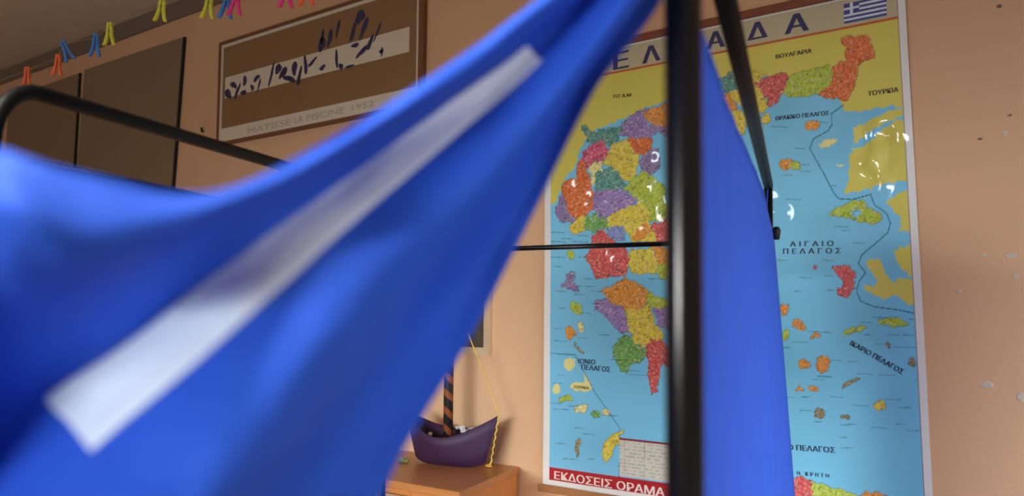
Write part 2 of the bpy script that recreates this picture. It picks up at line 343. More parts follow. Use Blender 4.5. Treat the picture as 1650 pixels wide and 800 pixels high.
GREECE = [
 ('Y', [(1195, 110), (1240, 120), (1222, 135), (1230, 150), (1240, 172), (1232, 182), (1215, 185), (1200, 175), (1180, 160), (1170, 140)]),
 ('OR', [(1356, 60), (1400, 58), (1405, 70), (1412, 85), (1408, 95), (1395, 100), (1385, 108), (1382, 115), (1382, 135), (1378, 145), (1370, 155), (1360, 166), (1345, 160), (1325, 158), (1318, 152), (1335, 140), (1343, 130), (1342, 112), (1352, 103), (1365, 98), (1363, 85), (1366, 75), (1355, 70)]),
 ('L', [(1268, 125), (1300, 115), (1335, 104), (1343, 112), (1340, 135), (1320, 152), (1300, 155), (1275, 158), (1262, 150), (1268, 135)]),
 ('R', [(1218, 135), (1245, 122), (1265, 117), (1274, 125), (1268, 140), (1260, 158), (1250, 170), (1240, 172), (1238, 160), (1222, 142)]),
 ('T', [(1100, 160), (1150, 130), (1195, 110), (1215, 120), (1200, 140), (1170, 150), (1130, 175)]), ('O', [(1090, 160), (1140, 150), (1175, 150), (1190, 175), (1170, 200), (1120, 205), (1090, 200)]),
 ('Y', [(1165, 190), (1195, 175), (1205, 190), (1200, 215), (1185, 235), (1175, 225), (1160, 215)]), ('P', [(1040, 178), (1100, 165), (1110, 205), (1080, 225), (1055, 210)]),
 ('P', [(1008, 195), (1018, 186), (1030, 180), (1040, 178), (1040, 195), (1055, 208), (1058, 215), (1045, 224), (1020, 224), (1000, 217), (998, 207)]),
 ('O', [(1038, 180), (1060, 174), (1076, 166), (1095, 160), (1095, 200), (1060, 206), (1042, 196)]),
 ('T', [(938, 204), (948, 204), (960, 216), (980, 207), (1002, 204), (1000, 225), (985, 236), (965, 231), (950, 230), (946, 222)]),
 ('K', [(950, 236), (970, 226), (982, 240), (980, 256), (960, 262), (945, 272), (940, 260), (944, 245)]),
 ('OR', [(930, 270), (940, 255), (946, 270), (952, 290), (958, 310), (960, 336), (946, 352), (934, 357), (920, 347), (908, 322), (904, 302), (915, 290), (928, 288)]),
 ('V', [(902, 318), (910, 316), (920, 345), (928, 360), (905, 360), (897, 345)]), ('Y', [(918, 365), (935, 351), (950, 351), (942, 376), (925, 378)]),
 ('W', [(950, 268), (972, 258), (974, 275), (964, 300), (955, 300)]),
 ('G', [(944, 351), (960, 345), (976, 350), (982, 366), (955, 376), (944, 372)]),
 ('P', [(958, 310), (980, 304), (1005, 304), (1016, 314), (1032, 322), (1010, 337), (985, 347), (965, 351), (958, 335)]),
 ('T', [(966, 276), (990, 270), (1002, 285), (1012, 302), (985, 306), (962, 308), (958, 292)]),
 ('Y', [(984, 235), (1010, 224), (1027, 240), (1032, 260), (1022, 292), (1008, 292), (995, 275), (973, 264), (980, 250)]),
 ('OR', [(1012, 224), (1052, 221), (1054, 235), (1040, 252), (1023, 246)]),
 ('V', [(1030, 260), (1045, 245), (1062, 238), (1066, 270), (1050, 284), (1034, 278)]),
 ('L', [(1008, 302), (1022, 286), (1035, 278), (1050, 282), (1072, 298), (1080, 352), (1050, 358), (1040, 338), (1028, 322), (1016, 312)]),
 ('Y', [(978, 350), (1010, 336), (1034, 324), (1046, 340), (1050, 357), (1030, 362), (1000, 368), (980, 366)]),
 ('Y', [(1005, 366), (1030, 360), (1048, 357), (1062, 372), (1058, 392), (1020, 392)]), ('O', [(1030, 365), (1046, 358), (1052, 375), (1030, 390), (1018, 388)]),
 ('B', [(980, 367), (1005, 365), (1008, 390), (985, 386)]),
 ('R', [(956, 378), (976, 370), (985, 385), (1010, 400), (1017, 425), (1008, 447), (985, 446), (962, 450), (953, 430), (944, 415), (950, 405)]),
 ('Y', [(1015, 404), (1050, 398), (1062, 425), (1060, 444), (1020, 441), (1014, 425)]), ('O', [(1050, 394), (1075, 400), (1110, 410), (1100, 430), (1062, 426)]),
 ('R', [(1050, 364), (1080, 352), (1100, 370), (1090, 396), (1060, 392)]), ('L', [(1062, 425), (1100, 430), (1130, 460), (1120, 480), (1090, 455), (1062, 446)]),
 ('Y', [(1100, 380), (1150, 420), (1190, 460), (1180, 475), (1140, 440), (1100, 400)]),
 ('O', [(970, 466), (985, 462), (1000, 454), (1010, 449), (1025, 455), (1040, 466), (1047, 476), (1042, 491), (1030, 501), (1010, 499), (995, 491), (980, 483)]),
 ('P', [(960, 487), (975, 480), (990, 490), (1006, 497), (1012, 520), (1014, 535), (1002, 541), (985, 520), (970, 507), (960, 497)]),
 ('Y', [(1007, 498), (1030, 500), (1048, 490), (1057, 520), (1072, 540), (1070, 562), (1045, 562), (1025, 556), (1014, 530)]),
 ('L', [(1043, 472), (1065, 478), (1090, 490), (1062, 502), (1045, 492)]), ('P', [(1053, 496), (1085, 500), (1110, 525), (1080, 530), (1063, 526)]),
 ('G', [(988, 562), (1000, 545), (1014, 538), (1026, 556), (1044, 566), (1042, 578), (1030, 586), (1015, 590), (1010, 604), (1000, 597), (994, 580)]),
 ('R', [(1042, 560), (1052, 548), (1066, 548), (1085, 566), (1090, 600), (1070, 585), (1064, 602), (1061, 632), (1050, 637), (1048, 610), (1045, 582)]),
 ('V', [(905, 462), (912, 450), (920, 436), (929, 438), (926, 455), (934, 470), (918, 466)]), ('L', ell(921, 411, 6, 8)), ('L', ell(930, 497, 12, 7, -40)), ('W', ell(937, 528, 5, 10)),
 ('O', ell(920, 537, 8, 10)), ('N', ell(934, 562, 11, 3, -45)),
 ('R', [(1343, 430), (1370, 428), (1378, 440), (1376, 460), (1378, 465), (1366, 480), (1352, 476), (1350, 468), (1358, 462), (1356, 450), (1344, 440)]), ('R', ell(1315, 432, 3, 3)),
 ('L', ell(1440, 520, 24, 7, -4)), ('L', ell(1378, 533, 20, 5, 18)), ('L', [(1338, 345), (1350, 335), (1370, 325), (1395, 322), (1400, 335), (1420, 345), (1425, 355), (1410, 362), (1390, 360), (1370, 352), (1345, 352)]),
 ('O', ell(1268, 266, 10, 10)), ('L', ell(1283, 268, 7, 8)), ('O', ell(1309, 203, 12, 7)), ('Y', ell(1235, 193, 7, 9)),
 ('O', ell(1265, 500, 8, 9)), ('O', ell(1289, 525, 12, 7, -25)), ('L', ell(1268, 542, 6, 8)), ('O', ell(1314, 542, 9, 5, 20)), ('O', ell(1297, 587, 9, 9)), ('O', ell(1328, 587, 11, 15)), ('N', ell(1371, 617, 17, 4, 30)),
 ('O', ell(1291, 628, 7, 4)), ('O', ell(1312, 627, 8, 6)), ('N', ell(1324, 667, 8, 9)), ('N', ell(1362, 672, 9, 4)), ('Y', ell(1418, 654, 11, 8)), ('N', ell(1471, 585, 6, 7)), ('N', ell(1432, 556, 4, 5)),
 ('R', [(1190, 775), (1225, 780), (1290, 769), (1312, 777), (1316, 835), (1190, 835)]), ('L', [(1310, 776), (1340, 785), (1370, 792), (1387, 800), (1387, 840), (1312, 840)]), ('O', [(1383, 799), (1400, 793), (1420, 795), (1445, 806), (1440, 842), (1385, 842)]),
 ('L', ell(913, 643, 11, 5, 8)), ('W', ell(938, 659, 11, 6)), ('G', ell(960, 668, 7, 6)), ('W', ell(978, 664, 7, 7)), ('Y', [(1006, 692), (1001, 710), (986, 737), (978, 748), (971, 740), (972, 720), (985, 703)]), ('N', ell(933, 722, 4, 15, -8)), ('L', ell(1008, 750, 9, 5)),
]
for k_, p in GREECE: region(k_, p)
for p in (ell(920, 586, 8, 11), ell(938, 624, 19, 7), [(940, 600), (952, 612), (957, 628), (946, 626)], ell(1337, 231, 15, 6, 16), ell(1355, 267, 6, 4), ell(897, 628, 6, 8)): region('W', p, False)
m = inpoly(ell(1381, 344, 9, 5, 10)) & field; C[m] = srgb(*INK['sea'])[:3]
# borders between prefectures, tiny place names and relief as a fine mottle on the printed regions
lab = (vnoise(PXX / 1.6, PYY / 0.9, 21) * 0.6 + vnoise(PXX / 4, PYY / 4, 22) * 0.4)
C[greek] *= (1.02 - 0.65 * np.clip((lab - 0.56) * 4.0, 0, 1))[greek][:, None]
sp_ = np.clip((vnoise(PXX / 1.8, PYY / 1.3, 24) - .6) * 1.6, 0, .45)[greek][:, None]; C[greek] = C[greek] * (1 - sp_) + np.array(srgb(236, 228, 190)[:3]) * sp_
C[greek] = np.minimum(1, C[greek] * (0.9 + 0.3 * vnoise(PXX / 2.2, PYY / 2.2, 23))[greek][:, None])
gx = np.abs(np.diff(greek.astype(int), axis=1, prepend=0)) + np.abs(np.diff(greek.astype(int), axis=0, prepend=0)); C[(gx > 0) & field] *= 0.6
def seg(p, q, wpx, col, mul=None):
    x0, y0, x1, y1 = *p, *q; L2 = (x1 - x0) ** 2 + (y1 - y0) ** 2 + 1e-9
    t = np.clip(((PXX - x0) * (x1 - x0) + (PYY - y0) * (y1 - y0)) / L2, 0, 1)
    m = (np.hypot(PXX - x0 - t * (x1 - x0), PYY - y0 - t * (y1 - y0)) < wpx / 2) & inside
    if mul is not None: C[m] *= mul
    else: C[m] = srgb(*col)[:3]
line = [(1360, 170), (1341, 184), (1342, 200), (1335, 212), (1312, 224), (1306, 240), (1315, 256), (1330, 283), (1345, 312), (1353, 321), (1375, 322), (1404, 314), (1410, 330), (1430, 345), (1436, 360), (1432, 375), (1414, 391), (1390, 411), (1384, 425), (1396, 440), (1385, 454), (1381, 470), (1388, 486), (1410, 495), (1450, 500), (1482, 507)]
for a, b in zip(line, line[1:]): seg(a, b, 1.9, (50, 120, 140))
ins = [(886, 570), (928, 572), (960, 632), (1000, 690), (1000, 770)]
for a, b in zip(ins, ins[1:]): seg(a, b, 1.4, (70, 140, 170))
rl = random.Random(4)
spots = [(1270, 283), (1300, 266), (1300, 277), (1330, 198), (1344, 300), (1290, 240), (1258, 205), (1280, 322), (1356, 366), (1365, 372), (1300, 448), (1338, 445), (1340, 468), (1288, 470), (1310, 535), (1250, 500), (1290, 552), (1330, 536), (1262, 560), (1350, 581), (1375, 583), (1320, 612), (1330, 607), (1395, 603), (1430, 605), (1300, 640),
         (1270, 640), (1350, 640), (1300, 662), (1320, 680), (1365, 685), (1375, 684), (1388, 654), (1440, 644), (1460, 657), (1452, 684), (1475, 694), (1365, 722), (1418, 690), (1425, 555), (1450, 560), (1470, 560), (1440, 540), (1465, 540), (1400, 540), (1395, 520), (1420, 512), (1470, 515), (1360, 705), (1260, 420), (1335, 420), (1385, 392),
         (905, 470), (900, 430), (945, 462), (905, 497), (945, 505), (900, 530), (905, 550), (940, 545), (935, 475), (900, 415), (975, 540), (965, 470), (985, 445), (940, 415), (905, 605), (900, 618), (905, 660), (895, 650), (935, 690), (950, 700), (925, 655), (905, 715), (955, 740), (920, 740), (985, 670), (1000, 580), (1020, 598), (1030, 605), (960, 490), (950, 450), (1060, 450), (900, 390), (915, 385), (935, 390), (900, 375), (920, 395), (940, 380)]
for x, y in spots:
    L = rl.uniform(5, 14); seg((x - L, y - .04 * L), (x + L, y + .05 * L), 1.5, None, 0.55)
# title panel, rules, legend table and the publisher's strip
ttl = inside & (GZ >= Z_RED) & (GZ < Z_TOP); C[ttl] = srgb(196, 186, 150)[:3]
C[inside & (np.abs(GZ - Z_RED - 0.003) < 0.0028)] = srgb(196, 84, 30)[:3]
C[(np.abs(GX - np.array([eR(z) for z in tz])[:, None]) < 0.0012) & (GZ < Z_TOP) & (GZ > Z_BOT)] = srgb(150, 120, 120)[:3]
band = inside & (GZ <= Z_BAND) & (GZ > Z_BOT); C[band] = srgb(178, 32, 44)[:3]
tx0, tx1, tzt = wx(1000, 705), wx(1150, 735), wz(1040, 710)
tab = (GX > tx0) & (GX < tx1) & (GZ < tzt) & (GZ > Z_BAND + 0.004); C[tab] = srgb(214, 212, 196)[:3]
rowp = (GZ - Z_BAND) % 0.0098
C[tab & (rowp < 0.0042) & (vnoise(GX * 160, np.floor((GZ - Z_BAND) / 0.0098) * 7, 31) > 0.45)] *= 0.72
C[tab & ((np.abs(GX - tx0 - 0.018) < .001) | (np.abs(GX - tx0 - 0.085) < .0014))] *= 0.7
C[tab & (GZ > tzt - 0.006)] = srgb(140, 30, 50)[:3]
map_root = thing('wall_map', (float(GX.mean()), D, Z_SH0), 'large glossy school wall map of Greece hanging on the peach wall', 'map')
MAPM = mat('laminated_print', (1, 1, 1, 1), 0.45, coat=1.0, coat_rough=0.06, spec=0.3)
nt = MAPM.node_tree; at = nt.nodes.new('ShaderNodeAttribute'); at.attribute_name = 'print'; nt.links.new(at.outputs['Color'], nt.nodes['Principled BSDF'].inputs['Base Color'])
sheet = grid_obj('map_sheet', np.stack([GX, GY, GZ], -1), MAPM, map_root)
ca = sheet.data.color_attributes.new('print', 'FLOAT_COLOR', 'POINT')
ca.data.foreach_set('color', np.concatenate([np.clip(C, 0, 1), np.ones(GX.shape + (1,))], -1).reshape(-1).astype(np.float32))
WOOD_R = mat('reddish_wood', srgb(128, 66, 34), 0.45, noise=0.25, nscale=12, stretch=(1, 8, 8))
WOOD_B = mat('light_wood_batten', srgb(170, 118, 74), 0.5, noise=0.2, nscale=12, stretch=(1, 8, 8))
def batten(name, z0_, z1_, m, x0, x1): return box(name, (x0, D - 0.016, z0_), (x1, D - 0.001, z1_), m, map_root, 0.003)
batten('top_batten', Z_SH1 - 0.002, Z_SH1 + 0.02, WOOD_R, XL[-1] - 0.012, XR[-1] + 0.012)
batten('bottom_batten', Z_SH0 - 0.022, Z_SH0 + 0.001, WOOD_B, XL[0] - 0.014, XR[0] + 0.014)
NAVY = mat('navy_ink', srgb(24, 28, 92), 0.45, coat=1.0, coat_rough=0.06); INKB = mat('dark_ink', srgb(30, 44, 66), 0.45); INKY = mat('black_ink', srgb(40, 36, 24), 0.45); WHITEI = mat('white_ink', srgb(244, 226, 214), 0.45, coat=1.0); BROWNI = mat('brown_ink', srgb(112, 92, 30), 0.5)
lettering('title_lettering', [('Ε', (990, 114), (1013, 109.5), 28, 1), ('Λ', (1037, 104), (1064, 98), 27, 1), ('Λ', (1090, 92), (1118, 86), 27, 1), ('Α', (1139, 81), (1167, 76), 27.5, 1), ('Δ', (1206, 67), (1236, 61), 28, 1), ('Α', (1266, 57), (1302, 50), 31, 1)], NAVY, map_root, surf, 0.006)
lettering('country_lettering', [('Π.Γ.Δ.Μ.', (990, 159), (1020, 156), 5.5, 1), ('ΒΟΥΛΓΑΡΙΑ', (1252, 96), (1309, 86), 7, 1), ('ΤΟΥΡΚΙΑ', (1400, 156), (1449, 149), 8, 1)], INKY, map_root, surf, 0.0012)
lettering('sea_lettering', [('ΘΡΑΚΙΚΟ ΠΕΛΑΓΟΣ', (1251, 195), (1337, 186), 7, 1), ('ΑΙΓΑΙΟ', (1275, 398), (1344, 397), 8.5, 1.6), ('ΠΕΛΑΓΟΣ', (1264, 410), (1356, 409), 9, 1.6), ('ΙΟΝΙΟ', (934, 586), (961, 588), 8, 1), ('ΠΕΛΑΓΟΣ', (939, 596), (985, 600), 8.5, 1),
          ('ΙΚΑΡΙΟ ΠΕΛΑΓΟΣ', (1370, 556), (1454, 604), 8.5, 1), ('ΚΡΗΤΙΚΟ ΠΕΛΑΓΟΣ', (1226, 722), (1347, 730), 9, 1), ('Η ΚΡΗΤΗ', (1286, 765), (1337, 770), 6, 1.7)], INKB, map_root, surf, 0.0014)
lettering('inset_lettering', [('ΤΟΥΡΚΙΑ', (926, 626), (951, 628), 4.5, 1)], BROWNI, map_root, surf, 0.001)
lettering('publisher_lettering', [('ΕΚΔΟΣΕΙΣ ΟΡΑΜΑ', (895, 772), (1072, 801), 13.5, 1)], WHITEI, map_root, surf, 0.0025)
FLB, FLW = mat('flag_blue', srgb(40, 62, 140), 0.45, coat=1.0), mat('flag_white', srgb(220, 226, 232), 0.45, coat=1.0)
bm = bmesh.new(); a, b = on_wall(1362, 39.5), on_wall(1431, 28); fh = wz(1362, 8) - a.z; fw = b.x - a.x; fy = D - surf(a.x, a.z + fh / 2) - 0.0015
def rect(x0, x1, y0, y1, mi, lift=0):
    for c_ in range(8):
        vs_ = [bm.verts.new((a.x + x * fw, D - surf(a.x + x * fw, a.z + y * fh) - .0012 - lift, a.z + y * fh)) for x, y in ((x0 + (x1 - x0) * (c_ + u_) / 8, v_) for u_, v_ in ((0, y0), (1, y0), (1, y1), (0, y1)))]
        bm.faces.new(vs_).material_index = mi
for i in range(9): rect(0, 1, i / 9, (i + 1) / 9, i % 2)
rect(0, 10 / 27, 4 / 9, 1, 0, .0003); rect(4 / 27, 6 / 27, 4 / 9, 1, 1, .0006); rect(0, 10 / 27, 6 / 9, 7 / 9, 1, .0006)
obj('flag', bm, [FLB, FLW], map_root)

# ------------------------------------------------------------------ framed poster
pTL, pBL, pR = on_wall(357, 69), on_wall(355.5, 233), on_wall(688, 60)
X0, X1 = (pTL.x + pBL.x) / 2, pR.x
ZT = (wz(400, 57) + wz(582, -1)) / 2; ZB = (wz(420, 224) + wz(588, 190)) / 2
poster = thing('framed_poster', ((X0 + X1) / 2, D, ZB), 'brown framed art poster with a pale band of navy shapes, high on wall', 'poster')
FRM = mat('dark_wood_frame', srgb(120, 76, 44), 0.5, noise=0.2, nscale=10, stretch=(1, 8, 8)); TAN = mat('tan_print', srgb(144, 108, 68), 0.4, coat=0.6, coat_rough=0.1, noise=0.05, nscale=5)
PALE = mat('pale_print', srgb(226, 214, 190), 0.4, coat=0.6, coat_rough=0.1); PNAVY = mat('navy_print', srgb(30, 36, 84), 0.4, coat=0.6, coat_rough=0.1); GREYI = mat('grey_ink', srgb(178, 168, 148), 0.5)
fwid = 0.026
bm = bmesh.new()
world_box(bm, (X0, D - 0.018, ZB), (X0 + .014, D - .001, ZT)); world_box(bm, (X1 - fwid, D - 0.018, ZB), (X1, D - .001, ZT))
world_box(bm, (X0 + .014, D - 0.018, ZT - .014), (X1 - fwid, D - .001, ZT)); world_box(bm, (X0 + .014, D - 0.018, ZB), (X1 - fwid, D - .001, ZB + .014))
obj('frame', bm, FRM, poster)
ix0, ix1, iz0, iz1 = X0 + .014, X1 - fwid, ZB + .014, ZT - .014
bm = bmesh.new(); e = .014; y = D - .0135
world_box(bm, (ix0, y, iz0), (ix0 + e, D - .002, iz1)); world_box(bm, (ix1 - e, y, iz0), (ix1, D - .002, iz1)); world_box(bm, (ix0 + e, y, iz1 - e), (ix1 - e, D - .002, iz1)); world_box(bm, (ix0 + e, y, iz0), (ix1 - e, D - .002, iz0 + e))
obj('mount', bm, PALE, poster)
sh = box('print_sheet', (ix0 + e, D - .010, iz0 + e), (ix1 - e, D - .002, iz1 - e), TAN, poster)
zc0 = (wz(420, 194.7) + wz(640, 149)) / 2
box('caption_strip', (ix0 + e, D - .0107, iz0 + e), (ix1 - e, D - .010, zc0), PALE, poster)
bz1 = (wz(368, 125) + wz(663, 45)) / 2; bz0 = (wz(368, 159) + wz(663, 84)) / 2
box('pale_band', (wx(366, 140), D - .0107, bz0), (wx(663, 65), D - .010, bz1), PALE, poster)
def psurf(x, zz): return 0.0108
lettering('caption_lettering', [('MATISSE', (403, 217), (472, 202), 10, 1), ('LA', (478, 200), (492, 197), 10, 1), ('PISCINE', (498, 196), (558, 183), 10, 1), ('1952', (571, 180), (606, 172), 10, 1)], GREYI, poster, psurf)
rp = random.Random(11)        # plain stand-in shapes: rounded navy blobs strewn over the band
def blob(cx, cz, rx, rz, a):
    n = 14; ph = rp.uniform(0, 6); ca, sa = math.cos(a), math.sin(a); pts = []
    for i in range(n):
        t = 2 * PI * i / n; k_ = 1 + .25 * math.sin(2 * t + ph) + .12 * math.sin(3 * t + 2 * ph); u_, v_ = rx * k_ * math.cos(t), rz * k_ * math.sin(t)
        pts.append((cx + u_ * ca - v_ * sa, cz + u_ * sa + v_ * ca))
    bm.faces.new([bm.verts.new((x, D - .0113, z_)) for x, z_ in pts])
bw = bz1 - bz0
for px, py, rx, rz, a in ((371, 152, .018, .030, .5), (380, 138, .014, .026, .9), (386, 148, .012, .034, -.5), (396, 150, .020, .012, .2), (398, 131, .016, .020, -.6), (410, 142, .014, .012, 0), (417, 127, .020, .014, .3), (421, 138, .007, .030, -.5),
                         (441, 121, .010, .048, -.4), (452, 112, .030, .016, .5), (460, 118, .016, .034, -.7), (470, 128, .038, .014, -.3), (478, 111, .018, .030, .4), (486, 124, .014, .034, -.3), (496, 106, .014, .034, .1), (507, 101, .030, .009, .4), (523, 110, .020, .010, 0), (546, 96, .010, .034, .2), (553, 108, .014, .012, .4), (567, 108, .030, .005, .1),
                         (522, 72, .020, .034, .1), (523, 60, .009, .030, 0), (535, 62, .014, .034, -.5), (548, 46, .008, .036, -.2), (584, 28, .022, .030, .1), (573, 50, .009, .058, -.35), (590, 46, .012, .046, -.4), (576, 74, .020, .010, .2), (587, 84, .034, .012, .6), (600, 70, .014, .026, -.5), (612, 52, .006, .040, -.6), (618, 84, .014, .006, .2), (619, 84, .006, .018, -.2)):
    c = on_wall(px, py); bm = bmesh.new(); blob(c.x, c.z, rx, rz, a); obj('navy_shape', bm, PNAVY, poster)

# small framed picture behind the boat
sx1, sz0 = wx(793, 520), wz(775, 572)
pic = thing('framed_picture', (sx1 - .15, D, sz0), 'small dark picture in pale frame behind the paper boat', 'picture')
bm = bmesh.new(); sx0, sz1, e = sx1 - .30, sz0 + .38, .024
PFR = mat('pale_frame', srgb(208, 180, 144), 0.5)
world_box(bm, (sx0, D - .015, sz0), (sx0 + e, D - .001, sz1)); world_box(bm, (sx1 - e, D - .015, sz0), (sx1, D - .001, sz1)); world_box(bm, (sx0 + e, D - .015, sz1 - e), (sx1 - e, D - .001, sz1)); world_box(bm, (sx0 + e, D - .015, sz0), (sx1 - e, D - .001, sz0 + e))
obj('frame', bm, PFR, pic)
box('picture_print', (sx0 + e, D - .009, sz0 + e), (sx1 - e, D - .002, sz1 - e), mat('dark_olive_print', srgb(84, 74, 60), 0.5, noise=0.4, nscale=9), pic)

# ------------------------------------------------------------------ brown boards, nail
BOARD = mat('dark_brown_board', srgb(138, 116, 86), 0.75, noise=0.08, nscale=5, bump=0.1, bscale=200); EDGE = mat('black_edge', srgb(16, 13, 11), 0.6)
def board(name, p_top_l, p_top_r, p_bot_r, x_left, label, drop=1.15):
    tl, tr, br = on_wall(*p_top_l, .012), on_wall(*p_top_r, .012), on_wall(*p_bot_r, .012)
    dn = (br - tr); dn = dn / abs(dn.z) * drop
    bl = Vector((tl.x + dn.x, tl.y, tl.z + dn.z)); br = tr + dn
    t = thing(name, ((bl.x + br.x) / 2, D, min(bl.z, br.z)), label, 'board', 'brown boards left of the poster')
    def slab(nm, q, y0, y1, m):
        bm = bmesh.new(); A = [bm.verts.new((p.x, y0, p.z)) for p in q]; B = [bm.verts.new((p.x, y1, p.z)) for p in q]
        bm.faces.new(A); bm.faces.new(B[::-1])
        for i in range(4): bm.faces.new((A[i], A[(i + 1) % 4], B[(i + 1) % 4], B[i]))
        return obj(nm, bm, m, t)
    slab('panel', [tl, tr, br, bl], D - .012, D - .001, BOARD)
    e1 = Vector((.012, 0, 0))
    slab('edge_strip', [tr, tr + e1, br + e1, br], D - .013, D - .001, EDGE)
board('display_board', (136, 113), (295, 60), (277, 300), 0, 'dark brown board with black right edge, nearest the poster')
board('display_board', (14, 158), (127, 118), (118, 276), 0, 'dark brown board beside the left edge, farther from the poster')
c = on_wall(328, 212); tag(tube_obj('nail', [(c.x, D - .0005, c.z), (c.x, D - .008, c.z - .002), (c.x, D - .012, c.z + .016)], .005, BLACKM), 'short dark nail in the wall left of the poster', 'nail')

# ------------------------------------------------------------------ clothesline and pegs
LP = 1.5                                          # distance of the line's plane, parallel to the wall
def on_line(px, py):
    d = ray(px, py); return CAMP + d * (LP / d.y)
pegs = [(44, 113, 'orange', 0, 'orange clothes peg half hidden behind black tube, leftmost on the line'), (103, 71, 'blue', -24, 'blue clothes peg hanging askew above the tall orange peg'), (94, 93, 'orange', 3, 'orange clothes peg hanging clear, left under a tilted blue peg'),
        (155, 60, 'blue', 3, 'blue clothes peg just left of the first yellow peg'), (177, 42, 'yellow', 0, 'yellow clothes peg close beside a blue peg, leftmost yellow'), (262, 1, 'yellow', 6, 'yellow clothes peg hanging alone above the brown board'),
        (338, -5, 'yellow', 6, 'yellow clothes peg above wall between board and poster'), (367, -7, 'blue', 6, 'blue clothes peg touching the pink peg'), (382, -12, 'pink', 6, 'pink clothes peg touching a blue peg'),
        (463, -27, 'pink', 3, 'pink clothes peg cut by top edge above the poster'), (492, -31, 'orange', -4, 'orange clothes peg cut by top edge, rightmost on the line')]
PCOL = {'orange': mat('orange_plastic', srgb(240, 104, 40), 0.4), 'blue': mat('blue_plastic', srgb(52, 126, 206), 0.4), 'yellow': mat('yellow_plastic', srgb(216, 216, 50), 0.4), 'pink': mat('pink_plastic', srgb(236, 50, 130), 0.4)}
STEEL = mat('spring_steel', srgb(150, 150, 150), 0.3, metal=1.0)
STRING = mat('twine', srgb(150, 130, 90), 0.8)
def peg_meshes():
    L = .078
    def arm(s):
        bm = bmesh.new()
        prof = [(.0045, .012), (.006, -.010), (.0065, -.028), (.012, -.052), (.0175, -L + .012)]; wd = .0055
        ring = []
        for (x, z) in prof:
            th = .0042 if z > -.03 else .0048
            ring.append([bm.verts.new((s * x + dx, dy, z)) for dx, dy in ((-th, -wd), (th, -wd), (th, wd), (-th, wd))])
        for p, q in zip(ring, ring[1:]):
            for i in range(4): bm.faces.new((p[i], p[(i + 1) % 4], q[(i + 1) % 4], q[i]))
        bm.faces.new(ring[0]); bm.faces.new(ring[-1])
        bmesh.ops.recalc_face_normals(bm, faces=bm.faces); me = bpy.data.meshes.new('arm'); bm.to_mesh(me); bm.free(); return me
    bm = bmesh.new()
    tube(bm, [(.0045 * math.cos(t), -.007 + .014 * t / (6 * PI), -.022 + .0045 * math.sin(t)) for t in np.linspace(0, 6 * PI, 37)], .0009, 5)
    me = bpy.data.meshes.new('spring'); bm.to_mesh(me); bm.free(); me.materials.append(STEEL)
    return arm(-1), arm(1), me
armL, armR, springM = peg_meshes(); coloured = {}
for cname, m in PCOL.items():
    a, b = armL.copy(), armR.copy(); a.materials.append(m); b.materials.append(m); coloured[cname] = (a, b)
wires = []
for px, py, cname, tilt, label in pegs:
    p = on_line(px, py); wires.append((px, p))
    t = thing('clothes_peg', p, label, 'clothes peg', 'clothes pegs on the line'); t['_local'] = 1
    t.rotation_euler = (0, math.radians(tilt), YAW * .9)
    for nm, me in (('arm', coloured[cname][0]), ('arm', coloured[cname][1]), ('spring', springM)):
        link(nm, me, t)
    del t['_local']
wires.sort(key=lambda q: q[0]); pts = [q[1] for q in wires]
pts = [Vector((ROOM_L + .002, LP - .1, pts[0].z - .05))] + [p + Vector((0, 0, -.001)) for p in pts] + [on_line(600, -55), Vector((on_line(700, -80).x, LP, CEIL - .001))]
tag(tube_obj('clothesline', pts, .0016, STRING, None, 6), 'thin twine line strung below ceiling carrying the coloured pegs', 'string')

# ------------------------------------------------------------------ cabinet with the paper boat
br_ = on_wall(836, 753, .004); HB = br_.z
fr_ = on_height(741, 794, HB); fl_ = on_height(600, 769.5, HB); dirl = (fl_ - fr_).normalized()
fl_ = fr_ + dirl * .62; bl_ = Vector((br_.x + dirl.x * .55, D - .004, HB))
CABW = mat('orange_wood', srgb(196, 124, 62), 0.45, noise=0.3, nscale=7, stretch=(14, 14, .8), coat=.2, coat_rough=.2)
CABT = mat('orange_wood_top', srgb(190, 122, 66), 0.45, noise=0.25, nscale=7, stretch=(1, 10, 10), coat=.2, coat_rough=.2)
CABF = mat('beige_wood_door', srgb(176, 138, 98), 0.5, noise=0.12, nscale=7, stretch=(10, 10, 1))
q = [fl_, fr_, br_, bl_]; cen = sum(q, Vector()) / 4
cab = thing('wooden_cabinet', (cen.x, cen.y, 0), 'low orange wooden cabinet under the purple boat, against the wall', 'cabinet')
def shrink(k_): return [cen + (p - cen) * k_ for p in q]
bm = bmesh.new(); prism(bm, q, HB - .022, HB); bmesh.ops.bevel(bm, geom=bm.edges[:], offset=.002, segments=1, affect='EDGES'); obj('top', bm, CABT, cab)
bm = bmesh.new(); prism(bm, shrink(.985), .06, HB - .022); obj('body', bm, CABW, cab)
bm = bmesh.new(); prism(bm, shrink(.93), 0, .06); obj('plinth', bm, BASEM, cab)
d_ = -Vector((dirl.y, -dirl.x, 0));
if d_.y > 0: d_ = -d_
for a0, a1 in ((.03, .295), (.305, .57)):
    p0, p1 = fr_ + dirl * a0 + d_ * -.004, fr_ + dirl * a1 + d_ * -.004
    bm = bmesh.new(); prism(bm, [p0, p1, p1 + d_ * .02, p0 + d_ * .02], .08, HB - .035); dr = obj('door', bm, CABF, cab)
    hpt = fr_ + dirl * (a1 - .03 if a0 < .1 else a0 + .03) + d_ * .016
    bm = bmesh.new(); bmesh.ops.create_uvsphere(bm, u_segments=10, v_segments=6, radius=.012)
    bmesh.ops.translate(bm, verts=bm.verts, vec=(hpt.x + d_.x * .01, hpt.y + d_.y * .01, HB - .4)); obj('knob', bm, STEEL, dr, True)

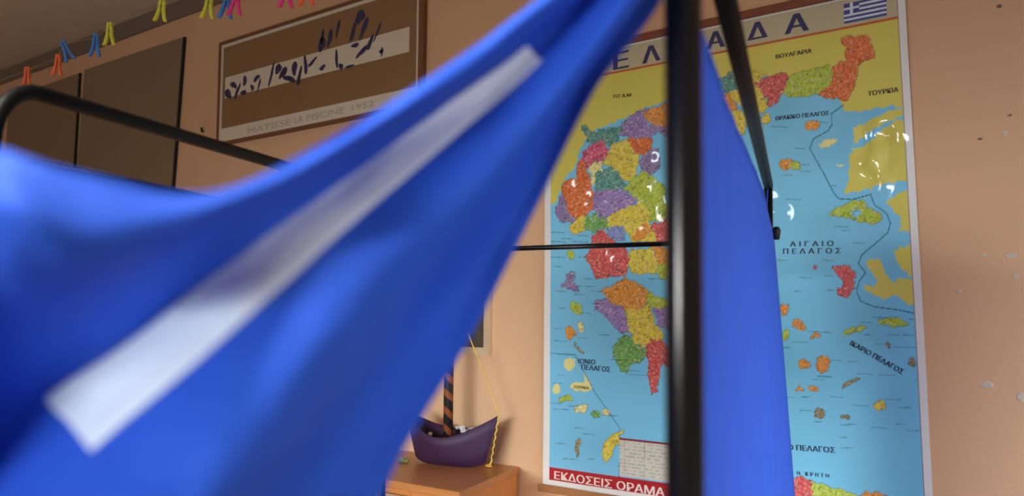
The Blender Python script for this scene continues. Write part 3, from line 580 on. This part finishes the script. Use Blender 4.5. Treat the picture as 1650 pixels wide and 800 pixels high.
PURP = mat('purple_card', srgb(60, 31, 66), 0.6, noise=0.06, nscale=12); PURPI = mat('purple_card_inside', srgb(96, 52, 104), 0.7)
HZ = 2.74
bow_top, bow_bot = at_depth(802, 665, HZ + .02), on_height(778, 752, HB + .001)
# keel line on the cabinet, from the photo's hull bottom
kr, kl = on_height(774, 754, HB + .0015), on_height(655, 742, HB + .0015)
axis = (kr - kl).normalized(); side = Vector((-axis.y, axis.x, 0)); side = side if side.y < 0 else -side     # towards the viewer
LEN = .345; mid0 = kr - axis * .115
sc_ = (kr - CAMP).dot(FW) / F
boat = thing('paper_boat', (mid0.x, mid0.y, HB), 'dark purple card model boat with striped mast standing on the wooden cabinet', 'model boat')
NS = 24; hullv = []
bm = bmesh.new(); rowsv = []
for i in range(NS + 1):
    s = -1 + 2 * i / NS
    a = abs(s); halfw = .070 * (1 - a ** 2.0) + .001; sheer = .092 + .072 * a ** 2.3; reach = .132 * s; 
    keel = .016 * a ** 5; flare = 0.046 * s * a ** 2
    base = mid0 + axis * reach
    out = []
    for v_, wf in ((0, .35), (.35, .7), (.7, .9), (1, 1)):
        zz = keel + (sheer - keel) * v_
        out.append((base + axis * (flare * v_) + side * (halfw * wf), zz))
    far = [zz + .020 * (1 - a) * k_ for (p_, zz), k_ in zip(out, (0, .35, .7, 1))]
    rowsv.append([bm.verts.new((p.x, p.y, HB + .001 + zz)) for p, zz in out] + [bm.verts.new((p2.x, p2.y, HB + .001 + zz)) for p2, zz in [(p - side * 2 * ((p - base - axis * (p - base).dot(axis)).dot(side)), zf) for (p, zz), zf in zip(out, far)]])
for A, B in zip(rowsv, rowsv[1:]):
    for o_ in (0, 4):
        for j in range(3): bm.faces.new((A[o_ + j], B[o_ + j], B[o_ + j + 1], A[o_ + j + 1]))
    bm.faces.new((A[0], A[4], B[4], B[0]))
for R_ in (rowsv[0], rowsv[-1]):
    for j in range(3): bm.faces.new((R_[j], R_[j + 1], R_[4 + j + 1], R_[4 + j]))
hull = obj('hull', bm, PURP, boat, True); sm = hull.modifiers.new('thickness', 'SOLIDIFY'); sm.thickness = .002; sm.offset = 0
bm = bmesh.new(); dk = []
for i in range(2, NS - 1):
    s = -1 + 2 * i / NS; a = abs(s); hw = (.070 * (1 - a ** 2.0) + .001) * .82; base = mid0 + axis * (.132 * s + .024 * s * a * a)
    dk.append([bm.verts.new((base.x + side.x * hw * k_, base.y + side.y * hw * k_, HB + .078)) for k_ in (-1, 1)])
for A, B in zip(dk, dk[1:]): bm.faces.new((A[0], A[1], B[1], B[0]))
obj('deck', bm, PURPI, boat)
# mast: wound in black and orange paper
mb = on_height(722, 697, HB + .052) if False else None
dd = ray(722, 693); tt = ((mid0 - CAMP).dot(side)) / dd.dot(side); mbp = CAMP + dd * tt
MAST = mat('wound_paper_mast', srgb(200, 110, 40), 0.6)
nt = MAST.node_tree; tc = nt.nodes.new('ShaderNodeTexCoord'); wv = nt.nodes.new('ShaderNodeTexWave'); wv.inputs['Scale'].default_value = 7.0; wv.bands_direction = 'DIAGONAL'
mp = nt.nodes.new('ShaderNodeMapping'); mp.inputs['Scale'].default_value = (1.0, 1.0, 1.6)
cr = nt.nodes.new('ShaderNodeValToRGB'); cr.color_ramp.interpolation = 'CONSTANT'; cr.color_ramp.elements[0].color = srgb(22, 16, 16); cr.color_ramp.elements[1].position = .62; cr.color_ramp.elements[1].color = srgb(140, 70, 34)
nt.links.new(tc.outputs['Object'], mp.inputs['Vector']); nt.links.new(mp.outputs['Vector'], wv.inputs['Vector']); nt.links.new(wv.outputs['Fac'], cr.inputs[0]); nt.links.new(cr.outputs[0], nt.nodes['Principled BSDF'].inputs['Base Color'])
bm = bmesh.new(); mtop = Vector((mbp.x, mbp.y, HB + .50)); tube(bm, [(mbp.x, mbp.y, HB + .03), mtop], .0155, 14)
obj('mast', bm, MAST, boat, True)
YEL = mat('yellow_cord', srgb(232, 188, 84), 0.6)
bowp = mid0 + axis * (.132 + .048); bowp = Vector((bowp.x, bowp.y, HB + .166))
def along(px, py):                                # point on the boat's own upright plane
    d = ray(px, py); t_ = ((mid0 - CAMP).dot(side)) / d.dot(side); return CAMP + d * t_
cord = [Vector((mbp.x, mbp.y, HB + .47)), along(740, 505), along(757, 545), along(775, 590), along(790, 630), along(800, 660), bowp + Vector((0, 0, .004))]
tube_obj('cord', cord, .0022, YEL, boat, 6)
lo = on_height(790, 752, HB + .006)
n_ = 28; tail = [bowp.lerp(lo, i / n_) + (axis * math.cos(i * 1.5) + side * math.sin(i * 1.5)) * .002 for i in range(n_ + 1)]
tube_obj('cord_tail', tail, .0022, YEL, boat, 6)
bm = bmesh.new(); lc = lo + Vector((0, 0, 0)); tube(bm, [lc + axis * (.010 * math.cos(t) - .004) + side * .010 * math.sin(t) + Vector((0, 0, .001 * t)) for t in np.linspace(0, 5, 14)], .0022, 6); obj('cord_knot', bm, YEL, boat, True)
SCRAP = mat('white_paper', srgb(238, 238, 240), 0.7); CREAM = mat('cream_paper', srgb(240, 224, 180), 0.7)
def scrap(px, py, L, W, a, m, zz=.056):
    c_ = along(px, py) - side * .012; zz = c_.z - HB; ax = axis * math.cos(a) + side * math.sin(a); ay = side * math.cos(a) - axis * math.sin(a)
    bm = bmesh.new(); vv = []
    for i in range(5):
        for j in (-1, 1): p = c_ + ax * L * (i / 4 - .5) + ay * W * .5 * j; vv.append(bm.verts.new((p.x, p.y, HB + zz + .006 * math.sin(i * 1.9 + px))))
    for i in range(4): bm.faces.new((vv[2 * i], vv[2 * i + 1], vv[2 * i + 3], vv[2 * i + 2]))
    o_ = obj('paper_scrap', bm, m, boat); s_ = o_.modifiers.new('thickness', 'SOLIDIFY'); s_.thickness = .0015
scrap(738, 690, .03, .02, .4, SCRAP, .094); scrap(750, 694, .032, .016, -.2, SCRAP, .096); scrap(743, 696, .022, .016, .9, SCRAP, .095); scrap(759, 692, .02, .01, .2, SCRAP, .072)
scrap(690, 700, .034, .012, 1.0, CREAM, .100)
gp = on_height(650, 745, HB + .002); bm = bmesh.new(); bmesh.ops.create_icosphere(bm, subdivisions=2, radius=1)
for v_ in bm.verts: v_.co = Vector((v_.co.x * .022, v_.co.y * .016, max(v_.co.z, -.5) * .008 + .004)) * (1 + .25 * math.sin(9 * v_.co.x + 5 * v_.co.y)) + gp
tag(obj('crumpled_paper', bm, mat('green_paper', srgb(150, 160, 70), 0.7)), 'small greenish crumpled paper left of the purple boat', 'paper')

# ------------------------------------------------------------------ voting booth
sd = f0 * .9583 + r0 * .2858; nd = r0 * .9583 - f0 * .2858      # along the side rails / across the booth
def bp(s, n, h): return Vector((0, 0, EYE + h)) + sd * s + nd * n
RAIL_H, ROD_H, XB_H, R_ = .272, .187, .155, .010
booth = thing('voting_booth', (bp(1.2, -.48, 0).x, bp(1.2, -.48, 0).y, 0), 'black tubular metal voting booth frame holding the blue curtains', 'booth')
NR, NL, S_NR, S_NL, S_B = -.057, -.903, .505, .895, 2.02
def arc_post(s_front, n, rad=.07):
    pts = [bp(S_B, n, RAIL_H), bp(s_front + rad, n, RAIL_H)]
    for i in range(1, 9):
        t = PI / 2 * i / 8; pts.append(bp(s_front + rad * (1 - math.sin(t)), n, RAIL_H - rad * (1 - math.cos(t))))
    pts.append(bp(s_front, n, -EYE + .012)); return pts
tube_obj('bent_rail', arc_post(S_NL, NL), R_, WORN, booth, 16)
tube_obj('top_rail', [bp(S_NR, NR, RAIL_H), bp(S_B, NR, RAIL_H)], R_, WORN, booth, 16)
for s, n in ((S_NR, NR), (S_B, NR), (S_B, NL)):
    tube_obj('post', [bp(s, n, RAIL_H + (.012 if s < 1 else .0)), bp(s, n, -EYE + .012)], R_ if s < 1 else R_ * .9, BLACK, booth, 20)
for s, n in ((S_NR, NR), (S_B, NR), (S_B, NL), (S_NL, NL)):
    tube_obj('foot_cap', [bp(s, n, -EYE), bp(s, n, -EYE + .03)], .0135, BLACKM, booth, 14)
tube_obj('crossbar', [bp(S_B, NR, XB_H + .003), bp(S_B, NL, XB_H - .012)], .0055, BLACK, booth, 12)
tube_obj('curtain_rod', [bp(S_NL, NL, ROD_H), bp(S_B, NL, ROD_H)], .0032, BLACK, booth, 10)
cp = at_depth(1251, 377, 1.94); tube_obj('clamp', [cp + Vector((0, 0, .014)), cp + Vector((0, 0, .006)), cp - Vector((0, 0, .012))], [.005, .009, .006], BLACKM, booth, 10)
tube_obj('clamp_screw', [bp(S_B, NR, XB_H), cp], .004, BLACKM, booth, 8)

# ------------------------------------------------------------------ curtains
def cr_basis(P, t):                              # Catmull-Rom along the first axis of P at parameters t
    n = P.shape[0]; i = np.clip(np.floor(t).astype(int), 0, n - 2); f = (t - i).reshape((-1,) + (1,) * (P.ndim - 1))
    g = lambda k_: P[np.clip(k_, 0, n - 1)]
    p0, p1, p2, p3 = g(i - 1), g(i), g(i + 1), g(i + 2)
    return .5 * (2 * p1 + (p2 - p0) * f + (2 * p0 - 5 * p1 + 4 * p2 - p3) * f * f + (3 * p1 - p0 - 3 * p2 + p3) * f ** 3)
# stations from the tie at the post down to the billowing end; per station: top edge, ridge, hollow, tape edges, second ridge, hollow, lower hem
ST = [([(1096, -296), (1098, -296), (1101, -296), (1104, -295), (1107, -293), (1111, -290), (1115, -286), (1119, -282)], [.507, .500, .495, .492, .492, .490, .495, .500]),
      ([(965, -90), (978, -85), (990, -80), (1000, -75), (1012, -68), (1040, -55), (1060, -40), (1078, -28)], [.500, .492, .500, .512, .510, .495, .515, .522]),
      ([(800, 48), (820, 58), (838, 68), (848, 76), (872, 98), (918, 125), (938, 133), (959, 143)], [.482, .478, .493, .512, .508, .494, .535, .540]),
      ([(679, 133), (693, 150), (703, 163), (710, 177), (741, 213), (795, 277), (828, 318), (855, 352)], [.458, .452, .476, .502, .495, .476, .532, .540]),
      ([(511, 237), (525, 253), (537, 267), (545, 298), (592, 339), (660, 424), (710, 487), (757, 545)], [.428, .421, .446, .474, .452, .438, .522, .532]),
      ([(338, 313), (352, 334), (376, 360), (394, 408), (452, 464), (543, 565), (600, 635), (660, 708)], [.370, .358, .393, .424, .394, .376, .465, .480]),
      ([(130, 283), (165, 392), (205, 455), (230, 538), (297, 600), (410, 723), (480, 805), (560, 905)], [.368, .334, .410, .460, .408, .374, .475, .495]),
      ([(0, 241), (30, 365), (55, 510), (78, 640), (152, 724), (265, 860), (340, 945), (430, 1080)], [.42, .345, .462, .548, .475, .39, .485, .50]),
      ([(-26, 234), (-70, 370), (-90, 560), (-70, 770), (10, 855), (115, 1000), (200, 1100), (300, 1230)], [.58, .41, .52, .56, .48, .40, .49, .50]),
      ([(-75, 214), (-200, 380), (-270, 600), (-270, 840), (-200, 960), (-110, 1130), (-30, 1260), (60, 1400)], [.80, .50, .52, .54, .49, .43, .51, .52])]
NEAR = [1, 1, 1, .98, .94, .86, .76, .69, .68, .70]     # the lower left billows towards the lens
CP = np.array([[tuple(at_depth(px, py, z * nf)) for (px, py), z in zip(pp, zz)] for (pp, zz), nf in zip(ST, NEAR)])
tie = bp(S_NL + .012, NL + .012, .165)           # the far end is knotted to the left front post
CP = np.concatenate([CP, np.array([[tuple(tie + Vector((0, 0, -.006 * i)) + nd * (.004 * math.sin(i * 2.0))) for i in range(8)]])])
def swag(tu, tv):
    A = cr_basis(CP, tu)                         # (nu, 8, 3)
    return cr_basis(np.swapaxes(A, 0, 1), tv)    # (nv, nu, 3)
tu = np.linspace(0, 10, 210); tv = np.linspace(0, 7, 110)
Pw = swag(tu, tv)
UU, VV = np.meshgrid(tu, tv)
amp = .0016 * np.clip(UU / 2, 0.15, 1.3)
wr = np.sin(VV * 5.3 + 1.2 * np.sin(UU * 1.1)) * .5 + (vnoise(UU * 1.6 + 9, VV * 2.6, 51) - .5) * 1.6 + (vnoise(UU * 4.2, VV * 4.0, 52) - .5) * .6
Pw += (wr * amp)[..., None] * np.array(FW)
swag_c = thing('booth_curtain', tuple(CP[5, 3]), 'blue curtain pulled into a diagonal swag across the booth front, white stripe', 'curtain')
grid_obj('cloth', Pw, BLUE, swag_c, .0008)
tu2 = np.linspace(2.0, 7.0, 120); tv2 = np.linspace(3.0, 4.0, 12); Pt = swag(tu2, tv2)
U2, V2 = np.meshgrid(tu2, tv2); a2 = .0016 * np.clip(U2 / 2, .15, 1.3)
w2 = np.sin(V2 * 5.3 + 1.2 * np.sin(U2 * 1.1)) * .5 + (vnoise(U2 * 1.6 + 9, V2 * 2.6, 51) - .5) * 1.6 + (vnoise(U2 * 4.2, V2 * 4.0, 52) - .5) * .6
Pt += (w2 * a2 - .0022)[..., None] * np.array(FW)
tag(grid_obj('tape', Pt, TAPE, swag_c, .0006), 'white cloth stripe sewn along the swag')

def side_panel(nm, n0, s0, s1, htop, bot, lean, label, seed, sag=0):
    s = np.linspace(s0, s1, 150); v = np.linspace(0, 1, 60); SS, VV_ = np.meshgrid(s, v)
    top = htop(SS); HH = top + (bot - top) * VV_
    fold = (.006 * np.sin(SS * 41 + 1.5 * np.sin(SS * 9)) + .004 * np.sin(SS * 77 + seed)) * np.clip(VV_ * 3 + .25, 0, 1)
    dep = np.clip((ROD_H - HH) / .55, 0, 1.4)
    NN = n0 + lean * dep * np.clip((SS - s0) / (s1 - s0), 0, 1) + fold * (.5 if nm == 'r' else 1)
    if nm == 'r': NN = NN + .0125 * np.clip((.235 - HH) / .07, 0, 1) * np.clip((SS - .9) / .9, 0, 1)
    P = np.stack([sd.x * SS + nd.x * NN, sd.y * SS + nd.y * NN, EYE + HH], -1)
    t = thing('booth_curtain', tuple(bp((s0 + s1) / 2, n0, bot)), label, 'curtain')
    grid_obj('cloth', P, BLUE, t, .0008)
    if nm == 'r':
        tube_obj('hem', [tuple(P[0, i]) for i in range(0, 150, 8)], .0022, BLUE, t, 8)
        for i in (3, 146): tube_obj('tie', [tuple(P[0, i]), tuple(bp(float(s[i]), NR, RAIL_H - .009))], .001, BLUE, t, 6)
    return t
side_panel('r', NR - .004, .53, 2.025, lambda s: .192 - .0 * s + np.where(s > .9, .03 * np.clip((s - .9) / .8, 0, 1), 0), -1.25, .036, 'blue curtain hanging flat on right side of booth, behind the near black post', 1)
side_panel('l', NL, .93, 1.98, lambda s: ROD_H - .003 + 0 * s, -1.25, .0, 'blue curtain hanging from thin rod on the left side, mostly behind the swag', 2)

for o in bpy.data.objects:
    if '_local' in o: del o['_local']
